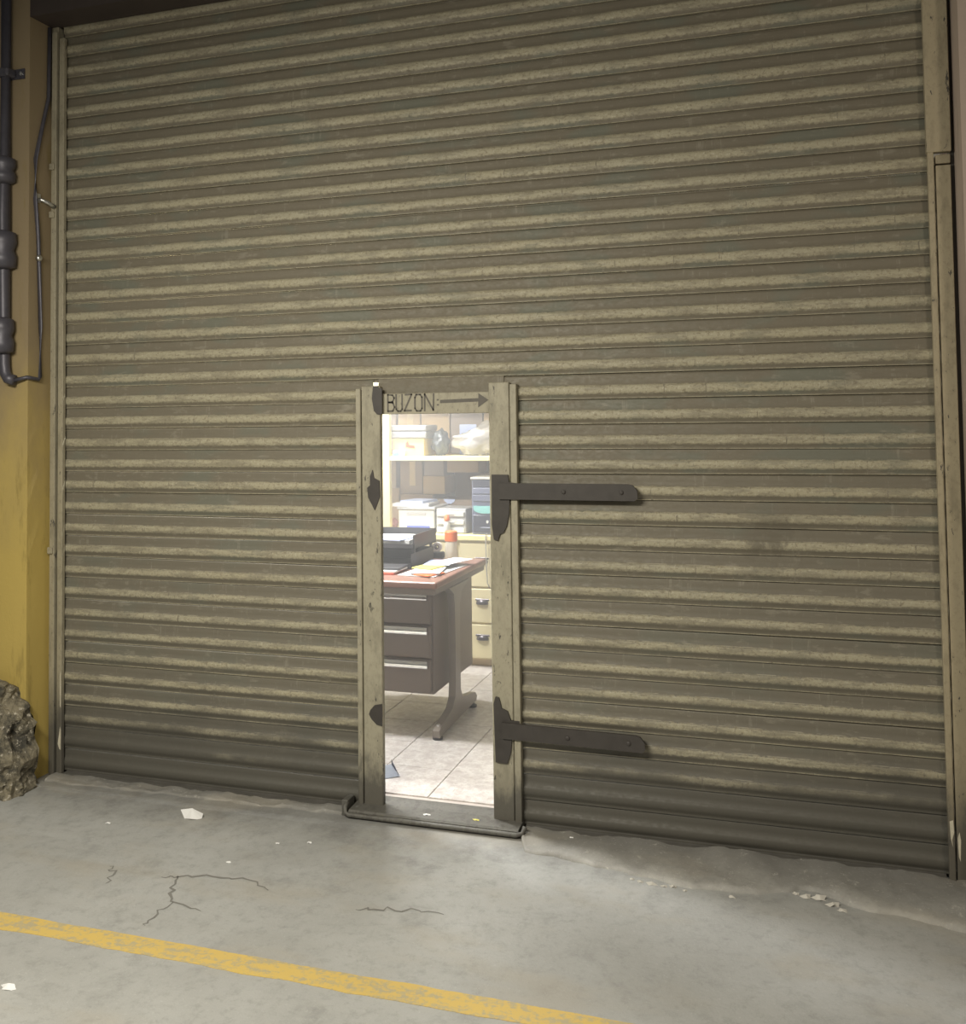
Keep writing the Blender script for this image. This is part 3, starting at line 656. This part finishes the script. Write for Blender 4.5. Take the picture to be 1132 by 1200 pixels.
cbw = bmesh.new(); tube(cbw, [(1.345, 2.07, CT + 0.006), (1.345, 2.036, CT + 0.006), (1.347, 2.033, 0.80), (1.35, 2.034, 0.62), (1.356, 2.03, 0.56), (1.37, 2.03, 0.53)], 0.0035, 6)
tag(obj('power_cable', cbw, 'cable', None, True), 'thin grey cable hanging over the cream counter edge', 'cable')
# ---- shelf rack on the counter
sk = thing('shelf_rack', 'pale yellow shelf rack standing on the cream counter', 'shelf', (1.1, 2.3, CT))
for xx in (0.652, 1.83):
    bx('upright', 'creamy', sk, xx, xx + 0.058, 2.045, 2.085, CT, 2.20)
    bx('upright', 'creamy', sk, xx, xx + 0.058, 2.66, 2.70, CT, 2.20)
for z_ in (1.302, 1.78): bx('shelf_board', 'creamy', sk, 0.40, 1.93, 2.05, 2.70, z_, z_ + 0.027)
ST = 1.3295
# ---- things on the counter
pc = thing('computer_tower', 'slate blue computer tower with teal sticker on the counter', 'computer', (1.34, 2.3, CT))
bx('case', 'pcase', pc, 1.243, 1.425, 2.085, 2.50, CT, 1.185, bev=0.006)
bx('top_lid', 'offwhite', pc, 1.238, 1.43, 2.075, 2.48, 1.186, 1.200, bev=0.003)
bx('drive_bay', 'pcdark', pc, 1.252, 1.416, 2.080, 2.09, 1.140, 1.178)
bx('drive_bay', 'pcase', pc, 1.252, 1.416, 2.076, 2.09, 1.096, 1.132)
bx('drive_bay', 'pcase', pc, 1.252, 1.416, 2.076, 2.09, 1.052, 1.090)
bm = bmesh.new(); prism(bm, [(1.255, 1.022)] + [(1.334 + 0.079 * math.cos(a), 1.003 - 0.028 * math.sin(a)) for a in [math.pi - math.pi * k / 10 for k in range(11)]] + [(1.413, 1.022)], 'y', 2.078, 2.086); obj('sticker', bm, 'teal', pc)
bx('front_panel', 'pcdark', pc, 1.252, 1.416, 2.080, 2.09, 0.86, 0.965)
bx('panel_slot', 'pcase', pc, 1.30, 1.40, 2.077, 2.081, 0.885, 0.892)
bm = bmesh.new(); lathe(bm, [(0.009, 0), (0.008, 0.004)], 0, 0, 10)
for v in bm.verts: v.co = Vector((1.345 + v.co.x, 2.079 - v.co.z, 0.925 + v.co.y))
obj('power_button', bm, 'offwhite', pc)
og = thing('drawer_organizer', 'small white three-drawer organizer on the counter', 'organizer', (1.09, 2.2, CT))
bx('organizer_body', 'dimwhite', og, 1.00, 1.195, 2.11, 2.32, CT, 1.0, bev=0.003)
for z_ in (0.852, 0.902, 0.952):
    d = bx('drawer', 'offwhite', og, 1.008, 1.187, 2.095, 2.12, z_, z_ + 0.030, bev=0.003); bx('grip', 'dimwhite', d, 1.07, 1.125, 2.089, 2.096, z_ + 0.011, z_ + 0.019)
ct = thing('open_carton', 'brown cardboard carton with raised flap behind the white organizer', 'carton', (1.08, 2.42, CT))
bm = bmesh.new(); box(bm, 0.90, 1.20, 2.375, 2.385, CT, 1.035); box(bm, 0.90, 1.20, 2.60, 2.61, CT, 1.035); box(bm, 0.90, 0.91, 2.385, 2.60, CT, 1.035); box(bm, 1.19, 1.20, 2.385, 2.60, CT, 1.035); box(bm, 0.91, 1.19, 2.385, 2.60, CT, CT + 0.008); obj('carton_body', bm, 'carton_d', ct)
bm = bmesh.new(); prism(bm, [(1.20, 1.035), (1.196, 1.035), (1.225, 0.90), (1.230, 0.90)], 'y', 2.385, 2.60); obj('flap', bm, 'carton_g', ct)
bm = bmesh.new(); prism(bm, [(0.955, 1.037), (1.035, 1.037), (1.03, 1.020), (1.01, 1.006), (0.985, 1.006), (0.965, 1.02)], 'y', 2.368, 2.374); tag(obj('paper_slip', bm, 'bluewhite'), 'pale blue paper slip hanging on the brown carton rim', 'paper')
wb = thing('storage_box', 'white plastic storage box with a blue stripe on the counter', 'box', (0.85, 2.2, CT))
bx('box_body', 'offwhite', wb, 0.742, 0.985, 2.11, 2.36, CT, 0.99, bev=0.006)
bx('lid', 'dimwhite', wb, 0.735, 0.992, 2.10, 2.37, 0.990, 1.008, bev=0.004)
bx('label_strip', 'blue', wb, 0.80, 0.955, 2.106, 2.112, 0.866, 0.890)
bx('front_recess', 'dimwhite', wb, 0.80, 0.93, 2.107, 2.112, 0.955, 0.975)
sheet('paper_stack', 'white', 0.70, 0.945, 2.10, 2.33, 1.009, 0.020, 0.05, 'thick white paper stack on the white storage box lid', 'paper')
sheet('paper_stack', 'bluewhite', 0.76, 0.93, 2.12, 2.30, 1.030, 0.014, -0.2, 'pale blue papers topping the white paper stack', 'paper')
gb = thing('glue_bottle', 'little white squeeze bottle with orange cap on the counter', 'bottle', (1.09, 2.068, CT))
bm = bmesh.new(); lathe(bm, [(0.016, CT), (0.019, CT + 0.005), (0.019, CT + 0.045), (0.020, CT + 0.06), (0.010, CT + 0.085)], 1.085, 2.066, 14); obj('bottle_body', bm, 'offwhite', gb, True)
bm = bmesh.new(); lathe(bm, [(0.018, CT + 0.084), (0.019, CT + 0.09), (0.014, CT + 0.112), (0.006, CT + 0.122)], 1.085, 2.066, 14); obj('cap', bm, 'orange', gb, True)
bm = bmesh.new(); bmesh.ops.create_icosphere(bm, subdivisions=3, radius=0.05)
for v in bm.verts: v.co = Vector((0.672 + v.co.x * 0.7, 2.17 + v.co.y, CT + 0.042 + v.co.z * 0.8)) * 1.0 + v.co * noise.noise(v.co * 40) * 0.4
tag(obj('cloth_bundle', bm, 'pink', None, True), 'small pink cloth bundle by the yellow shelf upright', 'cloth')
# ---- cartons piled against the wall behind
G = 'cartons stacked at the back of the rack'
def carton(x0, x1, y0, y1, z0, z1, mat, label, tape=True):
    t = thing('carton', label, 'carton', ((x0 + x1) / 2, (y0 + y1) / 2, z0), G)
    bx('carton_body', mat, t, x0, x1, y0, y1, z0, z1, bev=0.003)
    if tape:
        xm = (x0 + x1) / 2 + 0.01; bx('tape_strip', 'tape', t, xm - 0.022, xm + 0.022, y0 - 0.0012, y0 + 0.002, z1 - (z1 - z0) * 0.75, z1)
carton(0.36, 0.62, 2.42, 2.65, CT, 1.10, 'carton_d', 'dark brown carton on the counter at the far left behind the upright', False)
carton(0.36, 0.60, 2.42, 2.64, 1.101, 1.29, 'carton_g', 'greyish carton stacked on the dark brown carton behind the upright', False)
carton(0.63, 0.86, 2.42, 2.66, CT, 1.06, 'carton_d', 'dark brown carton on the counter behind the white storage box', False)
carton(0.62, 0.78, 2.44, 2.66, 1.061, 1.28, 'carton_d', 'brown taped carton stacked above the white storage box')
carton(0.785, 0.94, 2.44, 2.66, 1.061, 1.18, 'carton', 'tan carton stacked under the shelf mid rack', False)
carton(0.79, 0.93, 2.45, 2.66, 1.181, 1.285, 'carton_g', 'small greyish carton on the tan carton mid rack', False)
carton(0.945, 1.20, 2.63, 2.75, CT, 1.20, 'carton_d', 'wide dark brown carton behind the open carton', False)
carton(0.95, 1.17, 2.46, 2.65, 1.205, 1.295, 'carton', 'flat tan carton squeezed just under the shelf board', False)
carton(0.36, 0.59, 2.45, 2.66, ST, 1.70, 'carton_g', 'greyish carton on the shelf behind the upright', False)
carton(0.60, 0.76, 2.46, 2.66, ST, 1.66, 'carton', 'tan carton on the shelf behind the grey case')
carton(0.77, 0.97, 2.46, 2.66, ST, 1.68, 'carton', 'wide tan carton on the shelf behind the dark bag', False)
carton(0.98, 1.20, 2.46, 2.66, ST, 1.64, 'carton_g', 'greyish carton on the shelf behind the white card', False)
carton(1.21, 1.45, 2.46, 2.66, ST, 1.60, 'carton', 'tan carton on the shelf behind the clear plastic bag')
# ---- things on the shelf
yb = thing('yellow_box', 'yellow printed card box on the shelf beneath the grey case', 'box', (0.80, 2.2, ST))
bx('box_body', 'ybox', yb, 0.715, 0.925, 2.10, 2.28, ST, 1.440)
bm = bmesh.new(); prism(bm, [(0.80, 1.41), (0.815, 1.425), (0.825, 1.40), (0.86, 1.395), (0.865, 1.375), (0.83, 1.38), (0.80, 1.385)], 'y', 2.0985, 2.101); obj('print', bm, 'red', yb)
gc = thing('grey_case', 'flat grey plastic case lying on the yellow box', 'case', (0.80, 2.2, 1.441))
bx('case_base', 'greybox', gc, 0.70, 0.945, 2.09, 2.30, 1.441, 1.485, bev=0.008, seg=2); bx('case_lid', 'greybox', gc, 0.70, 0.945, 2.09, 2.30, 1.487, 1.525, bev=0.008, seg=2)
def blob(name, mat, c, r, seed, amp, label, cat, sub=4, smooth=True, shape=None):
    bm = bmesh.new(); bmesh.ops.create_icosphere(bm, subdivisions=sub, radius=1.0)
    for v in bm.verts:
        p = v.co.copy(); nn = noise.noise(p * 2.2 + Vector((seed, 0, 0))) * amp + abs(noise.noise(p * 5 + Vector((0, seed, 0)))) * amp * 0.8
        q = p * (1 + nn)
        if shape: q = shape(q)
        v.co = Vector((c[0] + q.x * r[0], c[1] + q.y * r[1], max(c[2] + q.z * r[2], c[2] - r[2])))
    return tag(obj(name, bm, mat, None, smooth), label, cat)
blob('dark_bag', 'darkbag', (1.000, 2.20, ST + 0.078), (0.050, 0.06, 0.078), 3.0, 0.35, 'black glossy plastic bag slumped on the shelf', 'bag')
blob('plastic_bag', 'bag', (1.262, 2.20, ST + 0.090), (0.165, 0.09, 0.090), 8.0, 0.3, 'large cloudy clear plastic bag heaped on the shelf', 'bag',
     shape=lambda q: Vector((q.x, q.y, q.z * (1.0 + 0.75 * max(-0.45, min(1, q.x))) if q.z > 0 else q.z)))
tag(bx('card', 'bluewhite', None, 1.085, 1.20, 2.33, 2.34, ST, 1.525, bev=0.001), 'upright white card standing behind the clear plastic bag', 'card')
for x_, mat, lb in ((0.745, 'skyblue', 'small sky blue pot before the yellow box'), (0.785, 'white', 'small white pot before the yellow box'), (0.615, 'white', 'small white pot on the shelf left of the upright')):
    b3 = bmesh.new(); lathe(b3, [(0.018, ST), (0.021, ST + 0.004), (0.021, ST + 0.032), (0.017, ST + 0.036)], x_, 2.075, 12); p3 = tag(obj('pot', b3, mat, None, True), lb, 'pot', 'small pots on the shelf')
# ---- leaflet on the floor
lf = thing('leaflet', 'pale blue folded leaflet dropped on the tiled floor', 'leaflet', (1.44, 0.28, FZ))
bm = bmesh.new()
vs = [bm.verts.new(p) for p in ((1.36, 0.16, FZ + 0.002), (1.50, 0.27, FZ + 0.004), (1.42, 0.37, FZ + 0.012), (1.28, 0.26, FZ + 0.01))]
bm.faces.new(vs); bmesh.ops.solidify(bm, geom=list(bm.faces), thickness=0.003); obj('cover', bm, 'palegrey', lf)
bm = bmesh.new(); vs = [bm.verts.new(p) for p in ((1.495, 0.27, FZ + 0.006), (1.42, 0.365, FZ + 0.012), (1.43, 0.34, FZ + 0.045))]; bm.faces.new(vs); bmesh.ops.solidify(bm, geom=list(bm.faces), thickness=0.003); obj('folded_corner', bm, 'pcase', lf)
# ---- ceiling lamps of the office
for cx, cy, ln, lb in ((0.55, 0.56, 0.6, 'fluorescent ceiling lamp in front of the desk'), (0.55, 1.80, 0.6, 'fluorescent ceiling lamp between desk and counter')):
    t = thing('ceiling_lamp', lb, 'lamp', (cx, cy, 2.65), 'office ceiling lamps')
    bx('lamp_tray', 'offwhite', t, cx - ln / 2 - 0.05, cx + ln / 2 + 0.05, cy - 0.11, cy + 0.11, 2.60, 2.65)
    for dy in (-0.05, 0.05):
        bm = bmesh.new(); tube(bm, [(cx - ln / 2, cy + dy, 2.575), (cx + ln / 2, cy + dy, 2.575)], 0.016, 10); obj('tube', bm, 'tube', t)

# ---- scatter volume added in the office, standing in for lens flare
def veil(name, dens, g, dims, label):
    k = N(name); k.t.nodes.remove(k.b); v = k.n('VolumeScatter'); v.inputs['Density'].default_value = dens; v.inputs['Anisotropy'].default_value = g
    k.l(v.outputs[0], k.t.nodes['Material Output'].inputs['Volume']); M[name] = k.m
    bm = bmesh.new(); box(bm, *dims); o = obj('veil', bm, name); o['kind'] = 'stuff'; tag(o, label, 'veil')
veil('office_veil', 0.22, 0.2, (-0.59, 4.19, 0.066, 2.79, 0.045, 2.54), 'bright haze volume added in the office, standing in for lens flare')
